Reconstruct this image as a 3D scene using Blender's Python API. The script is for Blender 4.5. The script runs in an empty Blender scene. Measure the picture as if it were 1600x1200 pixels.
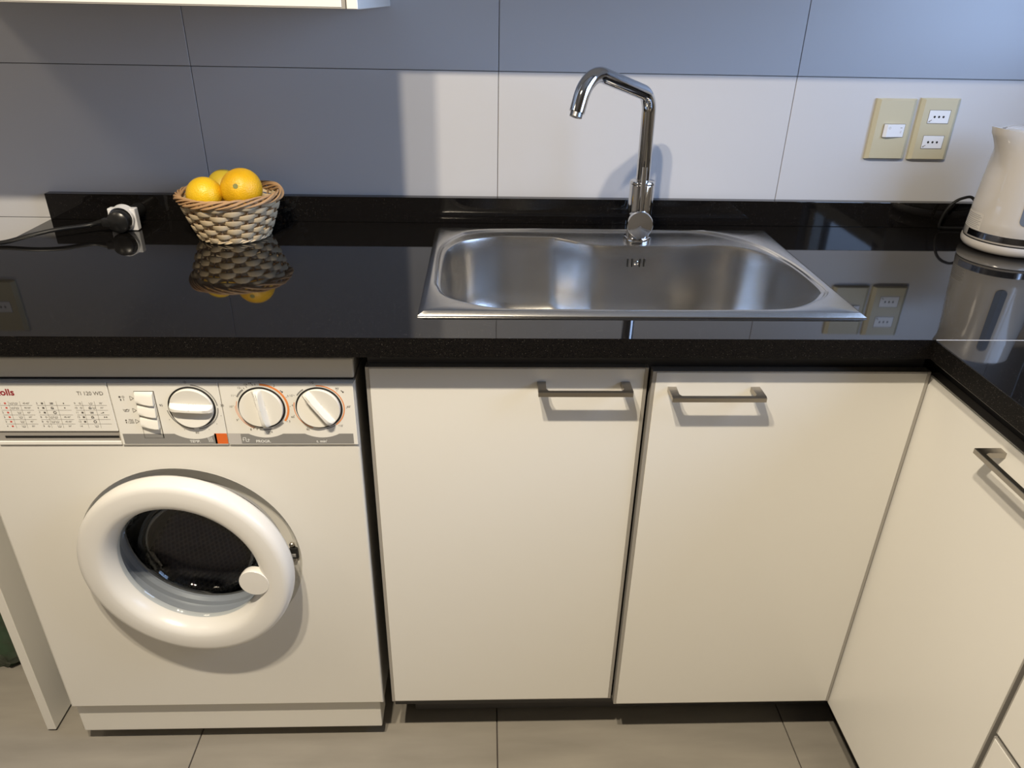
import bpy, bmesh, math, random
from mathutils import Vector, Matrix
from math import sin, cos, pi, radians, sqrt, hypot, atan2
random.seed(7)
SC = bpy.context.scene
COL = SC.collection

# ------------------------------------------------------------------ camera
cam = bpy.data.cameras.new('camera')
co = bpy.data.objects.new('camera', cam)
COL.objects.link(co)
R_ = Vector((0.99931413, -0.03204602, 0.01855578))
U_ = Vector((-0.00156884, 0.4640053, 0.88583103))
F_ = Vector((0.03699734, 0.88525258, -0.46363678))
M = Matrix((R_, U_, -F_)).transposed().to_4x4()
M.translation = Vector((0.0200, -1.5628, 1.3494))
co.matrix_world = M
cam.sensor_width = 36
cam.lens = 36 * 1155 / 1600
cam.clip_start = 0.02
SC.camera = co

# ------------------------------------------------------------------ light, world, exposure
w = bpy.data.worlds.new('daylight')
SC.world = w
w.use_nodes = True
w.node_tree.nodes['Background'].inputs['Color'].default_value = (0.42, 0.62, 1.0, 1)
w.node_tree.nodes['Background'].inputs['Strength'].default_value = 1.2
LAMPS = ((-0.19, -1.45), (-0.37, -1.45))
for lx, ly in LAMPS:
    L = bpy.data.lights.new('ceiling_bulb', 'AREA')
    L.shape = 'DISK'
    L.size = 0.055
    L.energy = 24.0
    L.color = (1.0, 0.87, 0.675)
    o = bpy.data.objects.new('ceiling_bulb', L)
    o.location = (lx, ly, 2.300)
    COL.objects.link(o)
L = bpy.data.lights.new('window_daylight', 'AREA')
L.shape = 'RECTANGLE'
L.size = 1.10
L.size_y = 0.90
L.energy = 24.0
L.color = (0.45, 0.63, 1.0)
o = bpy.data.objects.new('window_daylight', L)
o.location = (1.44, -0.875, 1.65)
o.rotation_euler = (0, radians(90), 0)
o.rotation_euler = Vector((1, 0, 0.0)).to_track_quat('Z', 'Y').to_euler()
COL.objects.link(o)
L = bpy.data.lights.new('left_fill_light', 'AREA')  # fill light added out of view to warm the left wall
L.shape = 'DISK'
L.size = 0.44
L.energy = 5.0
L.color = (1.0, 0.84, 0.64)
o = bpy.data.objects.new('left_fill_light', L)
o.location = (-1.70, -1.30, 2.405)
COL.objects.link(o)
SC.view_settings.view_transform = 'Standard'
SC.view_settings.look = 'None'
SC.view_settings.exposure = 0.20
SC.view_settings.gamma = 1.0
SC.view_settings.use_curve_mapping = False

# ------------------------------------------------------------------ materials
def mat(name, col, rough=0.5, metal=0.0, spec=0.5, noise=None, bump=None, coat=0.0, trans=0.0, aniso=0.0):
    m = bpy.data.materials.new(name)
    m.use_nodes = True
    nt = m.node_tree
    b = nt.nodes['Principled BSDF']
    b.inputs['Base Color'].default_value = (*col, 1)
    b.inputs['Roughness'].default_value = rough
    b.inputs['Metallic'].default_value = metal
    b.inputs['Specular IOR Level'].default_value = spec
    b.inputs['Coat Weight'].default_value = coat
    b.inputs['Transmission Weight'].default_value = trans
    b.inputs['Anisotropic'].default_value = aniso
    tc = nt.nodes.new('ShaderNodeTexCoord')
    if noise:
        sc, amt, scale3 = noise
        mp = nt.nodes.new('ShaderNodeMapping')
        mp.inputs['Scale'].default_value = scale3
        n = nt.nodes.new('ShaderNodeTexNoise')
        n.inputs['Scale'].default_value = sc
        n.inputs['Detail'].default_value = 5
        mx = nt.nodes.new('ShaderNodeMix')
        mx.data_type = 'RGBA'
        mx.inputs['A'].default_value = (*[c * (1 - amt) for c in col], 1)
        mx.inputs['B'].default_value = (*[min(1, c * (1 + amt)) for c in col], 1)
        nt.links.new(tc.outputs['Object'], mp.inputs['Vector'])
        nt.links.new(mp.outputs['Vector'], n.inputs['Vector'])
        nt.links.new(n.outputs['Fac'], mx.inputs['Factor'])
        nt.links.new(mx.outputs['Result'], b.inputs['Base Color'])
    if bump:
        sc, st, scale3 = bump
        mp = nt.nodes.new('ShaderNodeMapping')
        mp.inputs['Scale'].default_value = scale3
        n = nt.nodes.new('ShaderNodeTexNoise')
        n.inputs['Scale'].default_value = sc
        n.inputs['Detail'].default_value = 3
        bp = nt.nodes.new('ShaderNodeBump')
        bp.inputs['Strength'].default_value = st
        bp.inputs['Distance'].default_value = 0.001
        nt.links.new(tc.outputs['Object'], mp.inputs['Vector'])
        nt.links.new(mp.outputs['Vector'], n.inputs['Vector'])
        nt.links.new(n.outputs['Fac'], bp.inputs['Height'])
        nt.links.new(bp.outputs['Normal'], b.inputs['Normal'])
    return m

def granite(name, rough):
    m = mat(name, (0.006, 0.006, 0.007), rough, spec=0.5 if rough < 0.1 else 0.10)
    nt = m.node_tree
    b = nt.nodes['Principled BSDF']
    tc = nt.nodes['Texture Coordinate']
    v = nt.nodes.new('ShaderNodeTexVoronoi')
    v.inputs['Scale'].default_value = 420
    r = nt.nodes.new('ShaderNodeValToRGB')
    r.color_ramp.elements[0].position = 0.0
    r.color_ramp.elements[0].color = (1, 1, 1, 1)
    r.color_ramp.elements[1].position = 0.20
    r.color_ramp.elements[1].color = (0, 0, 0, 1)
    sep = nt.nodes.new('ShaderNodeSeparateColor')
    gt = nt.nodes.new('ShaderNodeMath')
    gt.operation = 'GREATER_THAN'
    gt.inputs[1].default_value = 0.80
    mul = nt.nodes.new('ShaderNodeMath')
    mul.operation = 'MULTIPLY'
    n = nt.nodes.new('ShaderNodeTexNoise')
    n.inputs['Scale'].default_value = 900
    rn = nt.nodes.new('ShaderNodeValToRGB')
    rn.color_ramp.elements[0].position = 0.45
    rn.color_ramp.elements[0].color = (0.002, 0.002, 0.0025, 1)
    rn.color_ramp.elements[1].position = 0.75
    rn.color_ramp.elements[1].color = (0.020, 0.017, 0.014, 1)
    mx = nt.nodes.new('ShaderNodeMix')
    mx.data_type = 'RGBA'
    mx.inputs['B'].default_value = (0.22, 0.20, 0.18, 1)
    nt.links.new(tc.outputs['Object'], v.inputs['Vector'])
    nt.links.new(tc.outputs['Object'], n.inputs['Vector'])
    nt.links.new(v.outputs['Distance'], r.inputs['Fac'])
    nt.links.new(v.outputs['Color'], sep.inputs['Color'])
    nt.links.new(sep.outputs['Red'], gt.inputs[0])
    nt.links.new(r.outputs['Color'], mul.inputs[0])
    nt.links.new(gt.outputs['Value'], mul.inputs[1])
    nt.links.new(n.outputs['Fac'], rn.inputs['Fac'])
    nt.links.new(rn.outputs['Color'], mx.inputs['A'])
    nt.links.new(mul.outputs['Value'], mx.inputs['Factor'])
    nt.links.new(mx.outputs['Result'], b.inputs['Base Color'])
    return m

def clear_glass(name, tint, refl=0.9):
    m = bpy.data.materials.new(name)
    m.use_nodes = True
    nt = m.node_tree
    nt.nodes.remove(nt.nodes['Principled BSDF'])
    out = nt.nodes['Material Output']
    t = nt.nodes.new('ShaderNodeBsdfTransparent')
    t.inputs['Color'].default_value = (*tint, 1)
    g = nt.nodes.new('ShaderNodeBsdfGlossy')
    g.inputs['Roughness'].default_value = 0.02
    lw = nt.nodes.new('ShaderNodeLayerWeight')
    pw = nt.nodes.new('ShaderNodeMath')
    pw.operation = 'POWER'
    pw.inputs[1].default_value = 5.0
    f = nt.nodes.new('ShaderNodeMath')
    f.operation = 'MULTIPLY_ADD'
    f.inputs[1].default_value = 0.90
    f.inputs[2].default_value = 0.05
    nt.links.new(lw.outputs['Facing'], pw.inputs[0])
    nt.links.new(pw.outputs['Value'], f.inputs[0])
    mx = nt.nodes.new('ShaderNodeMixShader')
    nt.links.new(f.outputs['Value'], mx.inputs['Fac'])
    nt.links.new(t.outputs['BSDF'], mx.inputs[1])
    nt.links.new(g.outputs['BSDF'], mx.inputs[2])
    nt.links.new(mx.outputs['Shader'], out.inputs['Surface'])
    return m

MT = dict(
    tile=mat('glazed_tile', (0.578, 0.582, 0.605), 0.32, noise=(3, 0.02, (1, 1, 1))),
    grout=mat('grout', (0.22, 0.20, 0.18), 0.9),
    paint=mat('room_paint', (0.20, 0.185, 0.17), 0.8, noise=(5, 0.03, (1, 1, 1))),
    ceil=mat('ceiling_paint', (0.33, 0.31, 0.285), 0.85),
    floor=mat('floor_tile', (0.30, 0.276, 0.236), 0.42, noise=(8, 0.30, (0.5, 2.6, 1)), bump=(60, 0.12, (1, 1, 1))),
    floorgrout=mat('floor_grout', (0.06, 0.05, 0.045), 0.9),
    granite=granite('polished_granite', 0.035),
    granite_edge=granite('granite_edge', 0.42),
    laminate=mat('white_laminate', (0.76, 0.745, 0.70), 0.30, spec=0.45, noise=(2.5, 0.015, (1, 1, 1))),
    edge=mat('grey_edge_band', (0.42, 0.40, 0.37), 0.38, metal=0.4),
    dark=mat('carcass_gap_shade', (0.05, 0.048, 0.046), 0.6),  # dark colour stands in for the shade behind the door gaps
    rail=mat('rail_gap_shade', (0.07, 0.07, 0.072), 0.5),  # dark tone painted for the shade in the gap above the doors
    plinth=mat('grey_plinth', (0.11, 0.105, 0.10), 0.45),
    plinth_black=mat('black_plinth', (0.018, 0.016, 0.015), 0.4),
    nickel=mat('brushed_nickel', (0.42, 0.39, 0.35), 0.30, metal=1.0, bump=(300, 0.1, (1, 1, 30))),
    steel=mat('brushed_steel', (0.50, 0.49, 0.475), 0.22, metal=1.0, noise=(40, 0.05, (1, 12, 12)), bump=(220, 0.10, (1, 20, 20))),
    chrome=mat('chrome', (0.58, 0.58, 0.585), 0.05, metal=1.0),
    enamel=mat('washer_enamel', (0.74, 0.72, 0.665), 0.34, spec=0.45, noise=(6, 0.02, (1, 1, 1))),
    plastic=mat('white_plastic', (0.80, 0.785, 0.735), 0.36),
    gloss_plastic=mat('door_ring_plastic', (0.74, 0.725, 0.69), 0.28),
    grey_band=mat('grey_print_band', (0.24, 0.235, 0.225), 0.5),
    orange=mat('orange_print', (0.72, 0.14, 0.02), 0.5),
    orange2=mat('orange_arc', (0.78, 0.26, 0.07), 0.5),
    palegrey=mat('pale_grey_print', (0.50, 0.48, 0.46), 0.5),
    ink=mat('dark_ink', (0.11, 0.10, 0.09), 0.6),
    inkgrey=mat('grey_ink', (0.33, 0.31, 0.28), 0.6),
    red=mat('red_ink', (0.30, 0.015, 0.025), 0.5),
    redsq=mat('red_square_ink', (0.62, 0.08, 0.06), 0.5),
    whiteink=mat('white_ink', (0.85, 0.85, 0.83), 0.5),
    black=mat('black_plastic', (0.012, 0.012, 0.012), 0.30),
    cordblack=mat('black_cord', (0.008, 0.008, 0.008), 0.55, spec=0.25),
    rubber=mat('grey_rubber', (0.34, 0.345, 0.36), 0.45),
    drumsteel=mat('drum_steel', (0.30, 0.285, 0.27), 0.40, metal=1.0),
    drumdark=mat('drum_dark', (0.03, 0.028, 0.027), 0.6),
    glass=clear_glass('door_glass', (0.80, 0.84, 0.88)),
    ivory=mat('ivory_plate', (0.56, 0.51, 0.355), 0.38),
    module=mat('white_module', (0.82, 0.83, 0.86), 0.35),
    kettle=mat('pearl_plastic', (0.64, 0.60, 0.55), 0.16, coat=0.6, spec=0.5),
    windowgrey=mat('level_window', (0.16, 0.19, 0.24), 0.25),
    sticker=mat('sticker', (0.66, 0.62, 0.56), 0.5),
    band=mat('chrome_band', (0.30, 0.30, 0.31), 0.12, metal=1.0, noise=(700, 0.7, (1, 1, 1))),
    lamp_metal=mat('lamp_metal', (0.55, 0.55, 0.55), 0.35, metal=1.0),
    wicker=mat('wicker_strip', (0.62, 0.50, 0.33), 0.55, noise=(60, 0.22, (1, 1, 1))),
    withy=mat('peeled_withy', (0.46, 0.28, 0.14), 0.5, noise=(40, 0.25, (1, 1, 1))),
    stake=mat('stake', (0.28, 0.18, 0.10), 0.6),
    orange_peel=mat('orange_peel', (0.80, 0.43, 0.010), 0.36, noise=(26, 0.34, (1, 1, 1)), bump=(380, 0.9, (1, 1, 1))),
    lemon_peel=mat('lemon_peel', (0.82, 0.52, 0.015), 0.34, noise=(24, 0.2, (1, 1, 1)), bump=(380, 0.9, (1, 1, 1))),
    green_peel=mat('greenish_peel', (0.58, 0.42, 0.03), 0.42, noise=(18, 0.2, (1, 1, 1)), bump=(420, 0.5, (1, 1, 1))),
    calyx=mat('calyx', (0.22, 0.22, 0.06), 0.7),
    bag=mat('green_plastic_film', (0.028, 0.058, 0.030), 0.28, spec=0.6, noise=(14, 0.4, (1, 1, 1))),
)

# ------------------------------------------------------------------ helpers
BASE = {}

def tag(o, label=None, cat=None, group=None, kind=None):
    if label: o['label'] = label
    if cat: o['category'] = cat
    if group: o['group'] = group
    if kind: o['kind'] = kind
    return o

def thing(name, loc, label=None, cat=None, group=None, kind=None):
    o = bpy.data.objects.new(name, None)
    o.empty_display_size = 0.05
    o.location = loc
    COL.objects.link(o)
    BASE[o] = Vector(loc)
    return tag(o, label, cat, group, kind)

def put(name, bm, m, parent=None, smooth=False, at=None, label=None, kind=None, sharp=35):
    """links bm as ONE mesh object; its vertices are in world space"""
    me = bpy.data.meshes.new(name)
    b = Vector(at) if at is not None else (BASE[parent] if parent else Vector((0, 0, 0)))
    bmesh.ops.translate(bm, verts=bm.verts, vec=-b)
    bmesh.ops.recalc_face_normals(bm, faces=bm.faces)
    bm.to_mesh(me)
    bm.free()
    me.materials.append(m)
    if smooth:
        me.shade_smooth()
        try:
            me.set_sharp_from_angle(angle=radians(sharp))
        except Exception:
            pass
    o = bpy.data.objects.new(name, me)
    COL.objects.link(o)
    if parent:
        o.parent = parent
        BASE[o] = b
    else:
        o.location = b
        BASE[o] = b
    if label: o['label'] = label
    if kind: o['kind'] = kind
    return o

def box(bm, x0, x1, y0, y1, z0, z1, bev=0.0, seg=2):
    n = bmesh.new()
    v = [n.verts.new(p) for p in ((x0, y0, z0), (x1, y0, z0), (x1, y1, z0), (x0, y1, z0), (x0, y0, z1), (x1, y0, z1), (x1, y1, z1), (x0, y1, z1))]
    for f in ((0, 3, 2, 1), (4, 5, 6, 7), (0, 1, 5, 4), (1, 2, 6, 5), (2, 3, 7, 6), (3, 0, 4, 7)):
        n.faces.new([v[i] for i in f])
    if bev:
        bmesh.ops.bevel(n, geom=n.edges[:], offset=bev, segments=seg, affect='EDGES', profile=0.5)
    merge(bm, n)
    return bm

def merge(bm, n):
    mp = {}
    for v in n.verts:
        mp[v] = bm.verts.new(v.co)
    for f in n.faces:
        try:
            bm.faces.new([mp[v] for v in f.verts])
        except ValueError:
            pass
    n.free()

def B(*a, **k):
    return box(bmesh.new(), *a, **k)

def loft(bm, loops, close=True, cap0=False, cap1=False):
    vs = [[bm.verts.new(p) for p in lp] for lp in loops]
    for a, b in zip(vs, vs[1:]):
        n = len(a)
        for i in range(n if close else n - 1):
            j = (i + 1) % n
            bm.faces.new((a[i], a[j], b[j], b[i]))
    if cap0: bm.faces.new(vs[0][::-1])
    if cap1: bm.faces.new(vs[-1])
    return bm

def lathe(bm, prof, c, u, v, n, seg=48, cap0=False, cap1=False):
    """prof: (radius, offset along n)"""
    c, u, v, n = Vector(c), Vector(u), Vector(v), Vector(n)
    loops = [[c + u * (r * cos(2 * pi * i / seg)) + v * (r * sin(2 * pi * i / seg)) + n * d for i in range(seg)] for r, d in prof]
    return loft(bm, loops, True, cap0, cap1)

X, Y, Z = Vector((1, 0, 0)), Vector((0, 1, 0)), Vector((0, 0, 1))

def zlathe(prof, x, y, z, seg=48, cap0=False, cap1=False, bm=None):
    return lathe(bm or bmesh.new(), prof, (x, y, z), X, Y, Z, seg, cap0, cap1)

def tube(bm, pts, r, seg=10, cap=True, radii=None):
    pts = [Vector(p) for p in pts]
    n = len(pts)
    tang = [(pts[min(i + 1, n - 1)] - pts[max(i - 1, 0)]).normalized() for i in range(n)]
    ref = Vector((0, 0, 1)) if abs(tang[0].z) < 0.9 else Vector((1, 0, 0))
    a = tang[0].cross(ref).normalized()
    loops = []
    for i in range(n):
        a = (a - tang[i] * a.dot(tang[i])).normalized()
        b = tang[i].cross(a)
        rr = radii[i] if radii else r
        loops.append([pts[i] + a * (rr * cos(2 * pi * k / seg)) + b * (rr * sin(2 * pi * k / seg)) for k in range(seg)])
    return loft(bm, loops, True, cap, cap)

def fillet(pts, rads, seg=10):
    pts = [Vector(p) for p in pts]
    out = [pts[0]]
    for i in range(1, len(pts) - 1):
        p = pts[i]
        d0 = (pts[i - 1] - p).normalized()
        d1 = (pts[i + 1] - p).normalized()
        ang = d0.angle(d1)
        t = rads[i - 1] / math.tan(ang / 2)
        c = p + (d0 + d1).normalized() * (rads[i - 1] / sin(ang / 2))
        s, e = p + d0 * t - c, p + d1 * t - c
        tot = s.angle(e)
        for k in range(seg + 1):
            f = k / seg
            q = (s * sin((1 - f) * tot) + e * sin(f * tot)) / sin(tot)
            out.append(c + q)
    out.append(pts[-1])
    return out

def catmull(pts, sub=8, closed=False):
    pts = [Vector(p) for p in pts]
    n = len(pts)
    out = []
    rng = n if closed else n - 1
    for i in range(rng):
        g = (lambda k: pts[k % n]) if closed else (lambda k: pts[max(0, min(n - 1, k))])
        p0, p1, p2, p3 = g(i - 1), g(i), g(i + 1), g(i + 2)
        for s in range(sub):
            t = s / sub
            out.append(0.5 * ((2 * p1) + (p2 - p0) * t + (2 * p0 - 5 * p1 + 4 * p2 - p3) * t * t + (3 * p1 - p0 - 3 * p2 + p3) * t ** 3))
    if not closed: out.append(pts[-1])
    return out

_glyph = {}
def text_polys(s, bold=0.0):
    key = (s, bold)
    if key not in _glyph:
        cu = bpy.data.curves.new('lettering', 'FONT')
        cu.body = s
        cu.size = 1.0
        cu.resolution_u = 3
        cu.offset = bold
        cu.align_x = 'CENTER'
        cu.align_y = 'CENTER'
        o = bpy.data.objects.new('lettering', cu)
        COL.objects.link(o)
        dg = bpy.context.evaluated_depsgraph_get()
        me = bpy.data.meshes.new_from_object(o.evaluated_get(dg))
        vs = [v.co.copy() for v in me.vertices]
        ps = [list(p.vertices) for p in me.polygons]
        bpy.data.objects.remove(o)
        bpy.data.curves.remove(cu)
        bpy.data.meshes.remove(me)
        _glyph[key] = (vs, ps)
    return _glyph[key]

class Ink:
    """flat print on a plane: origin o, right u, up v"""
    def __init__(self, o=(0, 0, 0), u=(1, 0, 0), v=(0, 0, 1)):
        self.o, self.u, self.v = Vector(o), Vector(u), Vector(v)
        self.bm = bmesh.new()
    def P(self, a, b):
        return self.bm.verts.new(self.o + self.u * a + self.v * b)
    def poly(self, pts):
        self.bm.faces.new([self.P(*p) for p in pts])
    def rect(self, a0, b0, a1, b1):
        self.poly([(a0, b0), (a1, b0), (a1, b1), (a0, b1)])
    def line(self, a0, b0, a1, b1, w):
        d = Vector((a1 - a0, b1 - b0))
        n = Vector((-d.y, d.x)).normalized() * (w / 2)
        self.poly([(a0 - n.x, b0 - n.y), (a1 - n.x, b1 - n.y), (a1 + n.x, b1 + n.y), (a0 + n.x, b0 + n.y)])
    def arc(self, ca, cb, r, w, d0, d1, seg=None):
        seg = seg or max(3, int(abs(d1 - d0) / 6))
        for i in range(seg):
            t0, t1 = (radians(d0 + (d1 - d0) * k / seg) for k in (i, i + 1))
            self.poly([(ca + (r + s * w / 2) * cos(t), cb + (r + s * w / 2) * sin(t)) for s, t in ((-1, t0), (1, t0), (1, t1), (-1, t1))])
    def dot(self, ca, cb, r):
        self.poly([(ca + r * cos(k * pi / 4), cb + r * sin(k * pi / 4)) for k in range(8)])
    def text(self, s, a, b, size, bold=0.0, sx=1.0, align='C'):
        vs, ps = text_polys(s, bold)
        if align != 'C' and vs:
            xs = [v.x for v in vs]
            off = -min(xs) if align == 'L' else -max(xs)
        else:
            off = 0
        q = [self.P(a + (v.x + off) * size * sx, b + v.y * size) for v in vs]
        for p in ps:
            try:
                self.bm.faces.new([q[i] for i in p])
            except ValueError:
                pass
    def put(self, name, m, parent, **k):
        return put(name, self.bm, m, parent, **k)

ZC, ZB = 0.9246, 0.8945     # worktop top and underside
YD = -0.570                 # plane of the doors and the washer front

# ------------------------------------------------------------------ setting
XL, XR, YF, ZT = -2.4, 1.32, -3.3, 2.45
fl = put('floor', B(XL, XR, YF, 0.1, -0.06, -0.004), MT['floorgrout'], kind='structure')
fx, fy, fs = -0.5585, -0.275, 0.6054
tile_me = None
i = -4
while fx + i * fs < XR:
    j = -6
    while fy + j * fs < 0:
        x0, x1 = max(XL, fx + i * fs + 0.0012), min(XR, fx + (i + 1) * fs - 0.0012)
        y0, y1 = max(YF, fy + j * fs + 0.0012), min(0, fy + (j + 1) * fs - 0.0012)
        if x1 > x0 + .01 and y1 > y0 + .01:
            put('tile', B(x0, x1, y0, y1, -0.012, 0.0, bev=0.0008, seg=1), MT['floor'], fl)
        j += 1
    i += 1

wb = put('wall_back', B(XL, XR, 0.0035, 0.12, 0, ZT), MT['grout'], kind='structure')
tx, tz, tw, th = -0.5465, 1.2204, 0.5928, 0.2975
for i in range(-4, 4):
    for j in range(-5, 5):
        x0, x1 = max(XL, tx + i * tw + 0.0007), min(XR, tx + (i + 1) * tw - 0.0007)
        z0, z1 = max(0.0, tz + j * th + 0.0007), min(ZT, tz + (j + 1) * th - 0.0007)
        if x1 > x0 + .01 and z1 > z0 + .01:
            put('tile', B(x0, x1, 0.0, 0.006, z0, z1, bev=0.0005, seg=1), MT['tile'], wb)

WY0, WY1, WZ0, WZ1 = -1.45, -0.30, 1.20, 2.10
bm = bmesh.new()
box(bm, XR, XR + 0.12, YF, WY0, 0, ZT); box(bm, XR, XR + 0.12, WY1, 0.0, 0, ZT)
box(bm, XR, XR + 0.12, WY0, WY1, 0, WZ0); box(bm, XR, XR + 0.12, WY0, WY1, WZ1, ZT)
put('wall_right', bm, MT['paint'], kind='structure')
win = put('window_1', B(XR - 0.005, XR + 0.03, WY0 - 0.03, WY1 + 0.03, WZ0 - 0.03, WZ0, bev=0.003), MT['plastic'], kind='structure')
for a in ((WY0, WY0 + 0.045, WZ0, WZ1), (WY1 - 0.045, WY1, WZ0, WZ1), (WY0, WY1, WZ0, WZ0 + 0.045), (WY0, WY1, WZ1 - 0.045, WZ1), (-0.92, -0.88, WZ0, WZ1)):
    put('window_frame', B(XR + 0.035, XR + 0.075, *a, bev=0.003), MT['plastic'], win)
put('wall_left', B(XL - 0.1, XL, YF, 0.1, 0, ZT), MT['ceil'], kind='structure')
put('wall_front', B(XL, XR, YF - 0.1, YF, 0, ZT), MT['paint'], kind='structure')
put('ceiling', B(XL - 0.1, XR + 0.12, YF - 0.1, 0.12, ZT, ZT + 0.1), MT['ceil'], kind='structure')

lamp = thing('ceiling_lamp', (-0.28, -1.45, ZT), 'metal ceiling bar lamp with two round downlights above the kitchen floor', 'lamp')
put('ceiling_plate', B(-0.46, -0.10, -1.49, -1.41, ZT - 0.025, ZT, bev=0.004), MT['lamp_metal'], lamp)
for lx, ly in LAMPS:
    put('lamp_can', zlathe([(0.036, -0.150), (0.040, -0.150), (0.040, -0.025), (0.0, -0.025)], lx, ly, ZT, 24), MT['lamp_metal'], lamp, smooth=True)

fill_lamp = thing('ceiling_lamp', (-1.70, -1.30, ZT), 'flat round ceiling lamp at the left end of the kitchen', 'lamp')  # added fixture that carries the left fill light
put('fill_lamp_ring', zlathe([(0.242, 0.0), (0.250, -0.004), (0.250, -0.036), (0.242, -0.042), (0.234, -0.040), (0.234, -0.010), (0.0, -0.010)], -1.70, -1.30, ZT, 40), MT['lamp_metal'], fill_lamp, smooth=True)

# ------------------------------------------------------------------ worktop
wt = thing('worktop', (0.2, -0.3, ZC), 'glossy black speckled granite worktop running in an L with a low upstand', 'worktop')
bm = bmesh.new()
HX0, HX1, HY0, HY1 = -0.072, 0.594, -0.527, -0.078
WX0, WX1, WYF = -0.8774, 1.318, -0.6136
xs = [WX0, HX0, HX1, WX1]
ys = [WYF, HY0, HY1, -0.0006]
g = {}
for zi, z in enumerate((ZB, ZC)):
    for a, x in enumerate(xs):
        for b, y in enumerate(ys):
            g[a, b, zi] = bm.verts.new((x, y, z))
for a in range(3):
    for b in range(3):
        if (a, b) == (1, 1): continue
        for zi in (0, 1):
            bm.faces.new([g[a, b, zi], g[a + 1, b, zi], g[a + 1, b + 1, zi], g[a, b + 1, zi]])
for k in range(3):
    bm.faces.new([g[k, 0, 0], g[k + 1, 0, 0], g[k + 1, 0, 1], g[k, 0, 1]])
    bm.faces.new([g[k, 3, 0], g[k + 1, 3, 0], g[k + 1, 3, 1], g[k, 3, 1]])
    bm.faces.new([g[0, k, 0], g[0, k + 1, 0], g[0, k + 1, 1], g[0, k, 1]])
    bm.faces.new([g[3, k, 0], g[3, k + 1, 0], g[3, k + 1, 1], g[3, k, 1]])
for (a, b), (c, d) in (((1, 1), (2, 1)), ((2, 1), (2, 2)), ((2, 2), (1, 2)), ((1, 2), (1, 1))):
    bm.faces.new([g[a, b, 0], g[c, d, 0], g[c, d, 1], g[a, b, 1]])
es = [e for e in bm.edges if all(abs(v.co.y - WYF) < 1e-6 and abs(v.co.z - ZC) < 1e-6 for v in e.verts)]
bmesh.ops.bevel(bm, geom=es, offset=0.0012, segments=2, affect='EDGES')
put('slab', bm, MT['granite'], wt)
put('slab', B(0.6665, WX1, -2.3, WYF - 0.0006, ZB, ZC, bev=0.0010, seg=2), MT['granite'], wt)
put('upstand', B(WX0, WX1, -0.020, -0.0006, ZC, 0.9774, bev=0.0010, seg=2), MT['granite'], wt)

put('slab_joint', B(0.668, WX1 - 0.001, WYF - 0.0010, WYF + 0.0004, ZC - 0.004, ZC + 0.0002), MT['palegrey'], wt, label='pale joint between the slabs')
for o in [c for c in COL.objects if c.parent == wt and c.name.startswith('slab') and 'joint' not in c.name]:
    o.data.materials.append(MT['granite_edge'])
    for p in o.data.polygons:
        if abs(p.normal.z) < 0.3: p.material_index = 1

# ------------------------------------------------------------------ sink
sk = thing('sink', (0.262, -0.305, ZC), 'brushed steel single bowl sink with a notched rear ledge set in black worktop', 'sink')
G = [(-0.0643, -0.3833), (-0.0658, -0.2239), (-0.0419, -0.139), (0.0037, -0.097), (0.12, -0.0845), (0.2245, -0.0836), (0.34, -0.0826), (0.4543, -0.0826), (0.5156, -0.1221), (0.5613, -0.1981), (0.5819, -0.3093), (0.5869, -0.4134), (0.5778, -0.4474), (0.5526, -0.4737), (0.4958, -0.5100), (0.40, -0.5180), (0.27, -0.5190), (0.14, -0.5190), (0.0479, -0.5170), (0.0032, -0.4990), (-0.0387, -0.4680), (-0.0600, -0.4213)]
Bc = [(-0.0534, -0.4043), (-0.0541, -0.2412), (-0.0402, -0.1831), (-0.013, -0.1479), (0.0446, -0.1243), (0.10, -0.1225), (0.1495, -0.1251), (0.1773, -0.1400), (0.2080, -0.1620), (0.2420, -0.1770), (0.30, -0.1790), (0.38, -0.1760), (0.4676, -0.1690), (0.5241, -0.1898), (0.5627, -0.2429), (0.5770, -0.3173), (0.5780, -0.4136), (0.5660, -0.4409), (0.5390, -0.4738), (0.4944, -0.5030), (0.40, -0.5120), (0.27, -0.5130), (0.14, -0.5130), (0.0479, -0.5100), (0.0032, -0.4940), (-0.0388, -0.4600)]
SCX, SCY = 0.262, -0.315
def radial(poly):
    d = catmull([(x, y, 0) for x, y in poly], 10, True)
    a = sorted((atan2(p.y - SCY, p.x - SCX), hypot(p.x - SCX, p.y - SCY)) for p in d)
    a = [(t - 2 * pi, r) for t, r in a[-3:]] + a + [(t + 2 * pi, r) for t, r in a[:3]]
    def f(t):
        for (t0, r0), (t1, r1) in zip(a, a[1:]):
            if t0 <= t <= t1:
                return r0 + (r1 - r0) * (t - t0) / max(1e-9, t1 - t0)
        return a[0][1]
    return f
fG, fB = radial(G), radial(Bc)
RX0, RX1, RY0, RY1 = -0.0805, 0.603, -0.536, -0.0744
def fR(t):
    c, s = cos(t), sin(t)
    k = []
    if c > 1e-9: k.append((RX1 - SCX) / c)
    if c < -1e-9: k.append((RX0 - SCX) / c)
    if s > 1e-9: k.append((RY1 - SCY) / s)
    if s < -1e-9: k.append((RY0 - SCY) / s)
    return min(k)
N = 240
TH = sorted([-pi + 2 * pi * (i + .5) / N for i in range(N)] + [atan2(b - SCY, a - SCX) for a in (RX0, RX1) for b in (RY0, RY1)])
def ring(rf, z):
    return [(SCX + rf(t) * cos(t), SCY + rf(t) * sin(t), z) for t in TH]
gB = lambda t: fB(t)
gG = lambda t: max(fG(t), fB(t) + 0.007)
inset = lambda t, d: fR(t) - d / max(abs(cos(atan2(0, 1))), 1)
bm = bmesh.new()
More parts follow.
